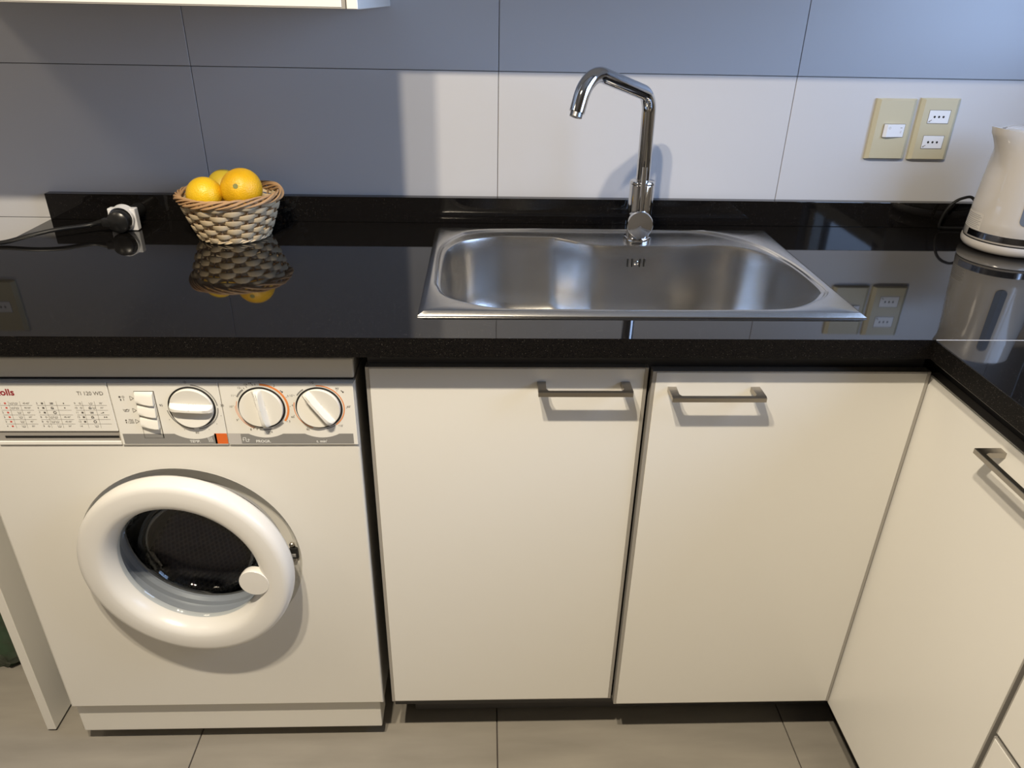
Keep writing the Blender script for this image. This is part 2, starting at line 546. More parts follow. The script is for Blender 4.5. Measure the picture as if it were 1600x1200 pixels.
loft(bm, [
    ring(lambda t: fR(t), ZC + 0.0002),
    ring(lambda t: fR(t) * 0.9985, ZC + 0.0016),
    ring(lambda t: fR(t) * 0.975, ZC + 0.0068),
    ring(lambda t: fR(t) * 0.969, ZC + 0.0074),
    ring(lambda t: min(fR(t) * 0.967, gG(t) + 0.004), ZC + 0.0074),
    ring(lambda t: gG(t), ZC + 0.0066),
    ring(lambda t: gG(t) - 0.0022, ZC + 0.0046),
    ring(lambda t: max(gG(t) - 0.0045, gB(t) + 0.0024), ZC + 0.0052),
    ring(lambda t: max(gG(t) - 0.0070, gB(t) + 0.0018), ZC + 0.0030),
    ring(lambda t: gB(t) + 0.0012, ZC + 0.0028),
    ring(lambda t: gB(t) - 0.0006, ZC + 0.0016),
    ring(lambda t: gB(t) - 0.0026, ZC - 0.0040),
    ring(lambda t: gB(t) - 0.0050, ZC - 0.0300),
    ring(lambda t: gB(t) - 0.0100, ZC - 0.1050),
    ring(lambda t: gB(t) - 0.0150, ZC - 0.1300),
    ring(lambda t: gB(t) - 0.0260, ZC - 0.1500),
    ring(lambda t: gB(t) - 0.0430, ZC - 0.1620),
    ring(lambda t: gB(t) * 0.62, ZC - 0.1670),
    ring(lambda t: 0.045, ZC - 0.1690),
    ring(lambda t: 0.040, ZC - 0.1740),
], True)
put('basin', bm, MT['steel'], sk, smooth=True, sharp=28)
put('drain', zlathe([(0.044, -0.1688), (0.040, -0.1700), (0.030, -0.1720), (0.012, -0.1725), (0.0, -0.1725)], SCX, SCY, ZC, 32), MT['chrome'], sk, smooth=True)
for k, xx in enumerate((0.2985, 0.3070, 0.3225, 0.3310)):
    put('overflow_slot', B(xx - 0.0019, xx + 0.0019, -0.1850, -0.1800, 0.8860, 0.9030, bev=0.0012), MT['black'], sk)
bm = bmesh.new()
lathe(bm, [(0.0045, 0.0), (0.0045, 0.0012), (0.003, 0.0022), (0.0, 0.0024)], (0.3148, -0.1838, 0.8945), X, Z, -Y, 16)
put('overflow_screw', bm, MT['chrome'], sk, smooth=True)

# ------------------------------------------------------------------ faucet
FX, FY = 0.3215, -0.138
FZ = ZC + 0.0028
fc = thing('faucet', (FX, FY, FZ), 'chrome mixer tap with an angled swan spout standing behind the steel sink', 'faucet')
put('flange', zlathe([(0.0275, 0.0), (0.0280, 0.004), (0.0262, 0.008), (0.020, 0.009)], FX, FY, FZ, 40), MT['chrome'], fc, smooth=True)
put('body', zlathe([(0.0235, 0.006), (0.0235, 0.108), (0.0228, 0.1095), (0.0242, 0.111), (0.0242, 0.1135), (0.0225, 0.116), (0.013, 0.1175)], FX, FY, FZ, 40), MT['chrome'], fc, smooth=True)
C1 = Vector((0.3195, -0.140, 1.1965)); C2 = Vector((0.1866, -0.280, 1.2485))
a = (C2 - C1).normalized()
h = Vector((a.x, a.y, 0)).normalized()
el = atan2(a.z, hypot(a.x, a.y))
od = h * sin(el) * 1.5 - Z * cos(el)
tip = C2 + od.normalized() * 0.068
path = fillet([(FX, FY, FZ + 0.114), C1, C2, tip], [0.038, 0.050], 14)
bm = bmesh.new()
tube(bm, path, 0.0129, 24)
put('spout', bm, MT['chrome'], fc, smooth=True)
d = od.normalized()
u = d.cross(Z).normalized(); v = d.cross(u)
bm = bmesh.new()
lathe(bm, [(0.0104, -0.002), (0.0104, 0.0075), (0.0085, 0.0080), (0.0, 0.0065)], tip, u, v, d, 24)
put('aerator', bm, mat('aerator_metal', (0.30, 0.30, 0.30), 0.3, metal=1.0), fc, smooth=True)
bm = bmesh.new()
kc = Vector((FX - 0.0010, FY, FZ + 0.0395))
kd = Vector((-0.13, -1, 0.10)).normalized()
ku = kd.cross(Z).normalized(); kv = ku.cross(kd)
lathe(bm, [(0.0232, 0.0), (0.0232, 0.046), (0.0245, 0.047), (0.0245, 0.0585), (0.0232, 0.0605), (0.0, 0.0612)], kc, ku, kv, kd, 40)
put('mixer_knob', bm, MT['chrome'], fc, smooth=True)
bm = bmesh.new()
lb = kc + kd * 0.050 + kv * 0.022
tube(bm, [lb, lb + kv * 0.02, lb + kv * 0.045 + kd * -0.002, lb + kv * 0.082 + kd * -0.004], 0.0047, 14)
put('lever', bm, MT['chrome'], fc, smooth=True)

# ------------------------------------------------------------------ washing machine
WL, WR = -0.770, -0.1755
wm = thing('washing_machine', (-0.4727, -0.32, 0.0), 'white front loading washing machine with porthole door under the worktop', 'washing machine')
PX, PZ, PR = -0.4746, 0.4945, 0.1815
bm = bmesh.new()
zb, zt = 0.1285, 0.8335
yb = -0.06
rx = lambda t: min((WR - PX) / cos(t) if cos(t) > 1e-9 else 9, (WL - PX) / cos(t) if cos(t) < -1e-9 else 9, (zt - PZ) / sin(t) if sin(t) > 1e-9 else 9, (zb - PZ) / sin(t) if sin(t) < -1e-9 else 9)
NT = sorted([-pi + 2 * pi * (i + .5) / 96 for i in range(96)] + [atan2(b - PZ, q - PX) for q in (WL, WR) for b in (zb, zt)])
def rc(f, y, ins=0.0):
    out = []
    for t in NT:
        r = f(t)
        x, z = PX + r * cos(t), PZ + r * sin(t)
        if ins:
            x = min(max(x, WL + ins), WR - ins); z = min(max(z, zb + ins), zt - ins)
        out.append((x, y, z))
    return out
loft(bm, [rc(rx, yb), rc(rx, YD + 0.004), rc(rx, YD + 0.0012, 0.0012), rc(rx, YD, 0.004),
          rc(lambda t: PR + 0.004, YD), rc(lambda t: PR + 0.0015, YD - 0.0003), rc(lambda t: PR, YD + 0.001),
          rc(lambda t: PR - 0.006, YD + 0.010), rc(lambda t: PR - 0.012, YD + 0.014), rc(lambda t: 0.152, YD + 0.018)], True, cap0=True)
put('body', bm, MT['enamel'], wm, smooth=True, sharp=14)
put('lid', B(WL, WR - 0.001, -0.5655, -0.06, 0.8365, 0.8700, bev=0.003), MT['enamel'], wm)
put('lid_gap_shade', B(WL + 0.002, WR - 0.003, -0.5635, -0.5600, 0.8334, 0.8368), MT['black'], wm, label='black gap under the lid')  # black strip stands in for the shade between body and lid
put('kick_panel', B(WL - 0.004, WR - 0.010, -0.553, -0.50, 0.040, 0.1285, bev=0.002), MT['enamel'], wm)
for fxx in (WL + 0.05, WR - 0.05):
    for fyy in (-0.50, -0.12):
        put('foot', zlathe([(0.0, 0.0), (0.020, 0.0), (0.022, 0.004), (0.022, 0.012), (0.008, 0.014), (0.008, 0.041 if fyy < -.3 else 0.129), (0.0, 0.041 if fyy < -.3 else 0.129)], fxx, fyy, 0.0, 20), MT['black'], wm, smooth=True)

# control panels
YP = YD - 0.0035
pz0, pz1 = 0.7235, 0.8322
cpL = put('control_panel', B(WL + 0.001, -0.7275, YP, YD, pz0, pz1, bev=0.0012), MT['plastic'], wm)
cpM = put('control_panel', B(-0.5400, -0.3778, YP, YD, pz0, pz1, bev=0.0012), MT['plastic'], wm)
cpR = put('control_panel', B(-0.3770, -0.1775, YP, YD, pz0, pz1, bev=0.0012), MT['plastic'], wm)
YI = YP - 0.0003
def band(cp, x0, x1, bumps, zt=0.7440, zbm=0.7258):
    bm = bmesh.new()
    top = [(x0, zt)]
    for cx, r in bumps:
        cz = 0.7905
        hw = math.acos((cz - zt) / r)
        top += [(cx + r * sin(t), cz - r * cos(t)) for t in [-hw + 2 * hw * k / 16 for k in range(17)]]
    top.append((x1, zt))
    for (xa, za), (xb, zb_) in zip(top, top[1:]):
        bm.faces.new([bm.verts.new(p) for p in ((xa, YI, zbm), (xb, YI, zbm), (xb, YI, zb_), (xa, YI, za))])
    put('grey_band', bm, MT['grey_band'], cp, label='grey printed stripe')
band(cpL, WL + 0.002, -0.7290, [])
KT, KP, KM = (-0.4223, 0.7908), (-0.3180, 0.7902), (-0.2317, 0.7902)
band(cpM, -0.5358, -0.3972, [(KT[0] - .0035, 0.0562)])
band(cpR, -0.3570, -0.1840, [(KP[0], 0.0535), (KM[0], 0.0535)])
k = Ink((0, YI, 0)); k.rect(-0.3970, 0.7258, -0.3779, 0.7445); k.put('orange_square', MT['orange'], cpM, label='orange printed square')
k = Ink((0, YI, 0)); k.rect(-0.3768, 0.7258, -0.3571, 0.7445); k.put('pale_square', MT['palegrey'], cpR, label='pale grey printed square')
YJ = YI - 0.0002
k = Ink((0, YJ, 0))
k.text('TEMP.', -0.4280, 0.7301, 0.0062, 0.02)
for q in range(3):
    for s in range(6):
        z0 = 0.7292 + s * 0.0014
        k.line(-0.4068 + q * .0026 + .0007 * sin(s * 1.05), z0, -0.4068 + q * .0026 + .0007 * sin((s + 1) * 1.05), z0 + .0014, .0008)
k.put('white_lettering', MT['whiteink'], cpM, label='white lettering', kind='stuff')
k = Ink((0, YJ, 0))
k.text('PROGR.', -0.3235, 0.7301, 0.0066, 0.02)
k.text('t. min\'', -0.2335, 0.7301, 0.0066, 0.02)
k.line(-0.3540, 0.7305, -0.3540, 0.7370, .0009); k.line(-0.3540, 0.7370, -0.3500, 0.7370, .0009); k.line(-0.3500, 0.7370, -0.3500, 0.7300, .0009)
k.line(-0.3500, 0.7300, -0.3460, 0.7300, .0009); k.line(-0.3460, 0.7300, -0.3460, 0.7350, .0009); k.line(-0.3555, 0.7335, -0.3520, 0.7335, .0009); k.line(-0.3480, 0.7335, -0.3440, 0.7335, .0009)
k.put('white_lettering', MT['whiteink'], cpR, label='white lettering', kind='stuff')

# dial scales
k = Ink((0, YI, 0))
AR = lambda a, m, cp, n, lb=None: (lambda q: (q.arc(*a), q.put(n, m, cp, label=lb)))(Ink((0, YI, 0)))
for a in ((*KT, 0.0382, 0.0016, 84, 4), (*KT, 0.0382, 0.0016, -2, -84), (*KT, 0.0382, 0.0016, -95, -172)):
    AR(a, MT['grey_band'], cpM, 'dial_arc')
for an, s in ((4, '30'), (-90, '60'), (176, '95')):
    k.text(s, KT[0] + 0.0455 * cos(radians(an)), KT[1] + 0.0448 * sin(radians(an)), 0.0055)
k.text('*', KT[0] - 0.003, KT[1] + 0.0405, 0.012)
for an in (-20, -42, -64, -115, -150):
    k.dot(KT[0] + 0.0435 * cos(radians(an)), KT[1] + 0.0435 * sin(radians(an)), 0.0006)
# key symbols
for zz in (0.8063, 0.7855, 0.7662):
    k.line(-0.5112, zz - .0036, -0.5112, zz + .0036, .0006); k.line(-0.5112, zz - .0036, -0.5058, zz, .0006); k.line(-0.5112, zz + .0036, -0.5058, zz, .0006)
k.rect(-0.5275, 0.8072, -0.5245, 0.8098); k.arc(-0.5208, 0.8085, 0.0015, .0006, 0, 360); k.rect(-0.5262, 0.8020, -0.5245, 0.8052); k.line(-.5208, .8022, -.5208, .8055, .0007)
k.line(-0.5255, 0.7875, -0.5240, 0.7835, .0007); k.line(-0.5240, 0.7835, -0.5180, 0.7835, .0007); k.line(-0.5180, 0.7835, -0.5165, 0.7875, .0007); k.line(-.5240, .7865, -.5180, .7865, .0007); k.line(-.523, .784, -.519, .788, .0006)
k.rect(-0.5265, 0.7668, -0.5242, 0.7692); k.rect(-0.5262, 0.7628, -0.5245, 0.7655)
k.text('700', -0.5180, 0.7680, 0.0050); k.text('1200', -0.5185, 0.7640, 0.0050)
k.put('dial_marks', MT['ink'], cpM, kind='stuff')
k = Ink((0, YI, 0)); 
for a in ((*KP, 0.0396, 0.0032, 88, -36), (*KP, 0.0378, 0.0007, 163, 248), (*KP, 0.0398, 0.0007, 175, 244), (*KM, 0.0378, 0.0016, 92, -52), (*KM, 0.0378, 0.0012, 166, 250)):
    AR(a, MT['orange2'], cpR, 'orange_dial_arc', 'orange dial arc')
for a in ((*KP, 0.0392, 0.0026, -42, -102), (*KP, 0.0392, 0.0026, 128, 152), (*KM, 0.0378, 0.0016, -56, -78), (*KM, 0.0378, 0.0018, 124, 146)):
    AR(a, MT['grey_band'], cpR, 'dial_arc')
for an in (97, 103, 117, 124, -108, -115):
    k.line(KP[0] + .0385 * cos(radians(an)), KP[1] + .0385 * sin(radians(an)), KP[0] + .0415 * cos(radians(an)), KP[1] + .0415 * sin(radians(an)), .0008)
for an, s in ((88, '1'), (60, '2'), (27, '3'), (5, '4'), (-33, '5'), (-78, '6'), (-84, '7'), (-118, '8'), (-150, '9'), (178, '10'), (152, '11'), (130, '12'), (115, '13'), (106, '14')):
    rr = 0.0455 if an not in (115, 106) else 0.0448
    k.text(s, KP[0] + (rr + .001) * cos(radians(an)), KP[1] + rr * .97 * sin(radians(an)), 0.0048)
    k.dot(KP[0] + 0.0428 * cos(radians(an - 2)), KP[1] + 0.0428 * sin(radians(an - 2)), 0.0006)
for an, s in ((100, '120'), (48, "90'"), (2, "60'"), (-47, "15'"), (-118, '90'), (-158, '60'), (152, "15'")):
    k.text(s, KM[0] + 0.0450 * cos(radians(an)), KM[1] + 0.0440 * sin(radians(an)), 0.0050)
    k.dot(KM[0] + 0.0414 * cos(radians(an - 3)), KM[1] + 0.0414 * sin(radians(an - 3)), 0.0006)
for bx in (-0.2852, -0.1945):
    k.line(bx - .002, 0.8200, bx + .0012, 0.8172, .0012); k.line(bx + .0002, 0.8165, bx + .002, 0.8182, .0009); k.dot(bx + .001, 0.8168, 0.0011)
k.put('dial_marks', MT['ink'], cpR, kind='stuff')

# dials
def dial(c, ang, R=0.0325):
    bm = bmesh.new()
    cx, cz = c
    t = radians(ang)
    du, dv = Vector((cos(t), 0, sin(t))), Vector((-sin(t), 0, cos(t)))
    o = Vector((cx, YP, cz))
    def H(u, v):
        r = hypot(u, v); av = abs(v)
        wdt = 0.0020 + 0.0014 * (u / R) ** 2
        scoop = 0.0026 + 0.0042 * min(1.0, max(0.0, (av - 0.004) / (R - 0.004))) ** 0.8
        ridge = max(scoop, 0.0148 - 0.0020 * (u / R) ** 2 - 0.0075 * min(1.0, abs(u / R)) ** 9)
        if av < wdt: hgt = ridge
        else:
            f = min(1.0, (av - wdt) / 0.0042)
            hgt = ridge + (scoop - ridge) * f ** 0.85
        return hgt
    rs = [0, .0022, .0032, .0042, .0055, .007, .009, .0115, .0145, .018, .0215, .025, .028, .0305, .0318, R]
    na = 264
    loops = []
    for r in rs[1:]:
        loops.append([o + du * (r * cos(2 * pi * q / na)) + dv * (r * sin(2 * pi * q / na)) - Y * (H(r * cos(2 * pi * q / na), r * sin(2 * pi * q / na)) - (0.0012 if r == R else 0)) for q in range(na)])
    loops.append([o + du * (R * cos(2 * pi * q / na)) + dv * (R * sin(2 * pi * q / na)) for q in range(na)])
    loft(bm, loops, True, cap0=True)
    ob = put('dial', bm, MT['plastic'], wm, smooth=True, sharp=40)
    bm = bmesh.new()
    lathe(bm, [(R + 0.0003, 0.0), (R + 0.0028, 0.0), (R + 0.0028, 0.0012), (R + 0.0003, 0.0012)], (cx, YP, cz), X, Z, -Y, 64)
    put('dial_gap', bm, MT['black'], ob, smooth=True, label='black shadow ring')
    p = Ink(o - Y * 0.0140, du, dv)
    p.line(R * .62, .0012, R * .97, .0012, .0005); p.line(R * .62, -.0012, R * .97, -.0012, .0005); p.arc(R * .62, 0, .0012, .0005, 90, 270)
    p.put('pointer_mark', MT['inkgrey'], ob)
dial(KT, -3); dial(KP, 97); dial(KM, 124)

# rocker keys
k = Ink((0, YI, 0))
k.rect(-0.5035, 0.7362, -0.5030, 0.8185); k.rect(-0.4752, 0.7362, -0.4738, 0.8185); k.rect(-0.5035, 0.8178, -0.4738, 0.8186); k.rect(-0.5035, 0.7362, -0.4738, 0.7367)
k.put('key_outline', MT['ink'], cpM)
for z1, z0 in ((0.8174, 0.7985), (0.7962, 0.7780), (0.7755, 0.7575)):
    bm = bmesh.new()
    prof = [(z1, 0.0002), (z1 - .003, 0.004), (z1 - .007, .0055), (z0 + .005, 0.0075), (z0 + .001, 0.0085), (z0 - 0.0005, 0.0075), (z0 + .0005, .004), (z0 + 0.001, 0.0002)]
    loops = []
    for x, drop in ((-0.5028, 0.0020), (-0.4985, 0.001), (-0.490, -0.0012), (-0.482, -0.0022), (-0.4758, -0.0018)):
        loops.append([(x, YP - d * (0.55 + 0.45 * (x + .5028) / .027), z + (drop if i >= 3 else 0)) for i, (z, d) in enumerate(prof)])
    loft(bm, loops, True, True, True)
    ky = put('key', bm, MT['plastic'], wm, smooth=True, sharp=30)

# detergent drawer
DX0, DX1 = -0.7265, -0.5412
dr = put('detergent_drawer', B(DX0, DX1, YP, YD, 0.7480, pz1, bev=0.0012), MT['plastic'], wm)
bm = bmesh.new()
box(bm, DX0, DX1, YP + 0.0005, YD - 0.0004, pz0, 0.7300, bev=0.001)
put('drawer_lip', bm, MT['plastic'], dr)
put('drawer_recess_shade', B(DX0 + 0.001, DX1 - 0.001, YD - 0.0011, YD - 0.0001, 0.7300, 0.7480), MT['inkgrey'], dr)  # grey face stands in for the shade in the grip recess
put('drawer_shadow_line', B(DX0 + 0.012, DX1 - 0.002, YD - 0.0016, YD - 0.0010, 0.7355, 0.7392), MT['black'], dr)  # black strip painted as the shadow line of the recess
k = Ink((0, YI, 0)); k.text('Rolls', -0.6783, 0.8158, 0.0150, 0.025, align='R'); k.put('red_lettering', MT['red'], dr, label='dark red lettering')
k = Ink((0, YI, 0)); k.text('TI 120 WD', -0.5680, 0.8142, 0.0090, 0.0, sx=0.92); k.put('grey_lettering', MT['ink'], dr, label='thin grey lettering')
k = Ink((0, YI, 0)); lk = Ink((0, YI, 0)); rk = Ink((0, YI, 0))
rows = [0.7974, 0.7896, 0.7815, 0.7736, 0.7656, 0.7576]
ln = [0.7940, 0.7857, 0.7776, 0.7695, 0.7616]
def tub(x, z, w=0.0052):
    k.line(x, z + .0016, x + .0008, z - .0016, .0005); k.line(x + .0008, z - .0016, x + w - .0008, z - .0016, .0005); k.line(x + w - .0008, z - .0016, x + w, z + .0016, .0005); k.line(x + w * .3, z, x + w * .7, z + .0012, .0005)
blocks = [
    (-0.7040, -0.6965, -0.6905, -0.6765, -0.6735, -0.6575, ['1', '1', '2', '2', '3', '4'], 'r' * 6, ['TT', 'TT', 'T', 'T', 'T', 'T'], ['40-60°', '40-60°', '60°', '60°', '40°', '30°']),
    (-0.6500, -0.6425, -0.6375, -0.6235, -0.6200, -0.6020, ['5', '6', '7', '8', '8', '9'], 'kkkooo', ['P', 'S', 'O', 'TT', 'TT', 'T'], ['+', '+', '', '40-60°', '40-60°', '30°']),
    (-0.5945, -0.5868, -0.5825, -0.5670, -0.5640, -0.5480, ['9', '10', '11', '12', '13', '14'], 'ookkk ', ['T', 'ST', 'P', 'S', 'O', 'V'], ['30°', '30°', '-+', '++', '', '']),
]
for bi, (xn, xs_, c1, c1e, c2, xe, nums, sq, syms, tmp) in enumerate(blocks):
    lk.line(c1 - .0010, 0.8010, c1 - .0010, 0.7545, .0005); lk.line(c2 - .0012, 0.8010, c2 - .0012, 0.7545, .0005)
    for z in ln: lk.line(xn - .001, z, xe, z, .0004)
    for r, z in enumerate(rows):
        k.text(nums[r], xn, z, 0.0044)
        c = sq[r]
        if c == 'r': rk.rect(xs_ - .0014, z - .0012, xs_ + .0014, z + .0014)
        if c == 'k': k.rect(xs_ - .0015, z - .0014, xs_ + .0015, z + .0014)
        if c == 'o': k.arc(xs_, z, .0013, .0005, 0, 360, 8)
        m_ = (c1 + c1e) / 2
        s = syms[r]
        if s == 'TT': tub(c1 + .0005, z); tub(c1 + .0068, z)
        if s in ('T', 'V'): tub(m_ + .001, z)
        if s == 'P': k.rect(m_ - .001, z - .0014, m_ + .0045, z - .0008); k.rect(m_ - .001, z + .0006, m_ + .0045, z + .0012); k.line(m_ + .0005, z - .001, m_ + .002, z + .001, .0007); k.line(m_ + .0025, z - .001, m_ + .004, z + .001, .0007)
        if 'S' in s: k.arc(m_ + .001, z, .0016, .0010, 0, 360, 8); k.rect(m_ - .0012, z - .0018, m_ + .0032, z - .0010)
        if s == 'ST': tub(m_ + .0045, z, .0045)
        if s == 'O': k.arc(m_ + .003, z, .0020, .0010, 0, 360, 10)
        t = tmp[r]
        if '°' in t: k.text(t, (c2 + xe) / 2, z, 0.0038)
        elif t:
            for q in range(t.count('+')): k.dot((c2 + xe) / 2 + q * .003, z, .0011)
            if '-' in t: k.line((c2 + xe) / 2 - .004, z - .001, (c2 + xe) / 2 - .001, z - .001, .0006)
k.put('printed_chart', MT['ink'], dr, label='printed programme chart', kind='stuff'); lk.put('chart_lines', MT['inkgrey'], dr, kind='stuff'); rk.put('red_chart_squares', MT['redsq'], dr, label='red printed squares', kind='stuff')

# porthole
def ylathe(prof, seg=64, **k):
    return lathe(bmesh.new(), prof, (PX, 0, PZ), X, Z, Y, seg, **k)
put('gasket', ylathe([(0.1525, YD + 0.0175), (0.149, YD + 0.016), (0.146, YD + 0.020), (0.1455, YD + 0.032), (0.1425, YD + 0.036), (0.143, YD + 0.046), (0.1385, YD + 0.052), (0.1385, YD + 0.060)]), MT['rubber'], wm, smooth=True)
dm = put('drum', ylathe([(0.1365, YD + 0.064), (0.150, YD + 0.066), (0.238, YD + 0.072), (0.238, YD + 0.36), (0.0, YD + 0.36)], 72), MT['drumdark'], wm, smooth=True)
put('drum_lip', ylathe([(0.1385 + 0.0045 * cos(q * pi / 4), YD + 0.061 + 0.0045 * sin(q * pi / 4)) for q in range(9)], 72), MT['chrome'], dm, smooth=True)
bm = bmesh.new()
R0, cell = 0.2345, 0.0105
na = int(2 * pi * R0 / cell)
def frame(P4, t=0.30):
    c = sum(P4, Vector()) / 4
    inn = [p + (c - p) * t for p in P4]
    ov = [bm.verts.new(p) for p in P4]; iv = [bm.verts.new(p) for p in inn]
    for q in range(4): bm.faces.new((ov[q], ov[(q + 1) % 4], iv[(q + 1) % 4], iv[q]))
def cyl(aa, yy): return Vector((PX + R0 * cos(aa), YD + yy, PZ + R0 * sin(aa)))
da = 2 * pi / na
for i in range(na):
    for j in range(2, 27):
        off = 0.5 * (j % 2)
        aa = (i + off) * da; yy = 0.070 + j * cell
        frame([cyl(aa - da / 2, yy), cyl(aa, yy - cell), cyl(aa + da / 2, yy), cyl(aa, yy + cell)]) if j % 2 == 0 or True else None
for i in range(-24, 25):
    for j in range(-24, 25):
        x, z = (i + 0.5 * (j % 2)) * cell, j * cell
        if hypot(x, z) < R0 - cell:
            y = YD + 0.356
            frame([Vector((PX + x - cell / 2, y, PZ + z)), Vector((PX + x, y, PZ + z - cell)), Vector((PX + x + cell / 2, y, PZ + z)), Vector((PX + x, y, PZ + z + cell))])
put('perforated_lining', bm, MT['drumsteel'], dm, kind='stuff', label='perforated steel drum lining')
for an in (-28, 92, 212):
    t = radians(an)
    bm = bmesh.new()
    c_, s_ = cos(t), sin(t)
    loops = []
    for yy in (YD + 0.085, YD + 0.350):
        loops.append([(PX + rr * c_ - w_ * s_, yy, PZ + rr * s_ + w_ * c_) for rr, w_ in ((0.233, -0.03), (0.205, -0.016), (0.190, 0.0), (0.205, 0.016), (0.233, 0.03))])
    loft(bm, loops, False, False, False)
    for lp in loops: bm.faces.new([bm.verts.new(p) for p in lp])
    put('drum_paddle', bm, MT['drumdark'], dm)

# door ring, ajar by four degrees
da_ = radians(4.0)
E1 = Vector((cos(da_), -sin(da_), 0)); EN = Vector((-sin(da_), -cos(da_), 0))
hinge = Vector((-0.6462, YD - 0.004, 0.5030))
DC = hinge + E1 * 0.1763
def dlathe(prof, seg=96, c=None, **k):
    return lathe(bmesh.new(), prof, c or DC, E1, Z, EN, seg, **k)
rg = put('door_ring', dlathe([(0.150, -0.001), (0.170, 0.0), (0.1750, 0.004), (0.1763, 0.010), (0.1763, 0.020), (0.1752, 0.026), (0.1725, 0.0310), (0.1685, 0.0338), (0.1630, 0.0350), (0.150, 0.0357), (0.1400, 0.0354), (0.1345, 0.0340), (0.1300, 0.0310), (0.1262, 0.0260), (0.1230, 0.0195), (0.1205, 0.012), (0.1190, 0.004), (0.120, -0.002), (0.150, -0.001)]), MT['gloss_plastic'], wm, smooth=True, sharp=60)
put('door_glass', dlathe([(0.1190, 0.0085), (0.1170, 0.0060), (0.1140, 0.0), (0.1110, -0.020), (0.1060, -0.040), (0.0960, -0.054), (0.080, -0.062), (0.050, -0.067), (0.0, -0.069)], 72), MT['glass'], rg, smooth=True)
kc_ = DC + E1 * 0.1165 + Z * -0.0110
bm = lathe(bmesh.new(), [(0.0240, 0.022), (0.0250, 0.027), (0.0250, 0.0350), (0.0243, 0.0360), (0.0, 0.0363)], kc_, E1, Z, EN, 40, cap0=True)
put('door_knob', bm, MT['gloss_plastic'], rg, smooth=True)
yl = YD + 0.0125
la = put('latch', B(-0.3135, -0.2990, yl - 0.006, yl + 0.004, 0.4862, 0.5075, bev=0.001), MT['black'], wm)
put('latch_tongue', B(-0.3115, -0.3030, yl - 0.0085, yl - 0.005, 0.4905, 0.4965, bev=0.0008), MT['grey_band'], la)
for sx, sz in ((-0.3090, 0.5125), (-0.3075, 0.4805)):
    bm = lathe(bmesh.new(), [(0.0046, 0.0), (0.0046, 0.0030), (0.0032, 0.0046), (0.0014, 0.0046), (0.0, 0.0036)], (sx, yl, sz), X, Z, -Y, 20)
    put('screw', bm, MT['nickel'], la, smooth=True)

# ------------------------------------------------------------------ side panel beside the washer
sp = put('side_panel', B(-0.8715, -0.8540, -0.523, -0.021, 0.006, ZB, bev=0.0010, seg=1), MT['laminate'], at=(-0.863, -0.27, 0.0))
tag(sp, 'tall white side panel standing left of the washing machine under the worktop end', 'panel')
put('base_strip', B(-0.8705, -0.8550, -0.519, -0.025, 0.0, 0.0065), MT['black'], sp, label='black strip under the panel')

# ------------------------------------------------------------------ cabinets
def bar_handle(name, L, m):
    """along +x from 0..L, mounted on the plane y=0, standing out to y=-0.036; z centred"""
    bm = bmesh.new()
    box(bm, 0, L, -0.036, -0.0285, -0.0038, 0.0038, bev=0.0007)
    for x0, dx in ((0, 1), (L, -1)):
        n = bmesh.new()
        lo = []
        for y, w in ((-0.0002, 0.0135), (-0.0240, 0.0125), (-0.0285, 0.0150), (-0.0320, 0.0185)):
            xa, xb = (x0 + 0.0004, x0 + dx * w)
            lo.append([(xa, y, -0.0038), (xb, y, -0.0038), (xb, y, 0.0038), (xa, y, 0.0038)])
        loft(n, lo, True, True, True)
        merge(bm, n)
    bmesh.ops.recalc_face_normals(bm, faces=bm.faces)
    me = bpy.data.meshes.new(name)
    bm.to_mesh(me); bm.free()
    me.materials.append(m)
    return me
H_ME = bar_handle('handle', 0.1415, MT['nickel'])

def door(parent, x0, x1, yf, z0, z1, hx=None, hz=None, along='x', xf=None, y0=None, y1=None, name='door'):
    e = 0.0056 if along == 'x' else 0.0026
    if along == 'x':
        ob = put(name, B(x0 + e, x1 - e, yf, yf + 0.018, z0 + 0.002, z1 - 0.002, bev=0.0006, seg=1), MT['laminate'], parent)
        for a in ((x0, x0 + e, yf + 0.0006, yf + 0.018, z0, z1), (x1 - e, x1, yf + 0.0006, yf + 0.018, z0, z1), (x0 + e, x1 - e, yf + 0.0006, yf + 0.018, z1 - 0.002, z1), (x0 + e, x1 - e, yf + 0.0006, yf + 0.018, z0, z0 + 0.002)):
            put('edge_band', B(*a, bev=0.0005, seg=1), MT['edge'], ob)
    else:
        ob = put(name, B(xf, xf + 0.018, y0 + e, y1 - e, z0 + 0.002, z1 - 0.002, bev=0.0006, seg=1), MT['laminate'], parent)
        for a in ((y0, y0 + e, z0, z1), (y1 - e, y1, z0, z1), (y0 + e, y1 - e, z1 - 0.002, z1), (y0 + e, y1 - e, z0, z0 + 0.002)):
            put('edge_band', B(xf + 0.0006, xf + 0.018, *a, bev=0.0005, seg=1), MT['edge'], ob)
    if hx is not None:
        h_ = bpy.data.objects.new('handle', H_ME)
        COL.objects.link(h_)
        h_.parent = ob
        b = BASE[ob]
        if along == 'x':
            h_.location = Vector((hx, yf, hz)) - b
        else:
            h_.location = Vector((xf, hx, hz)) - b
            h_.rotation_euler = (0, 0, -pi / 2)
        h_['label'] = 'brushed nickel bar handle'
    return ob

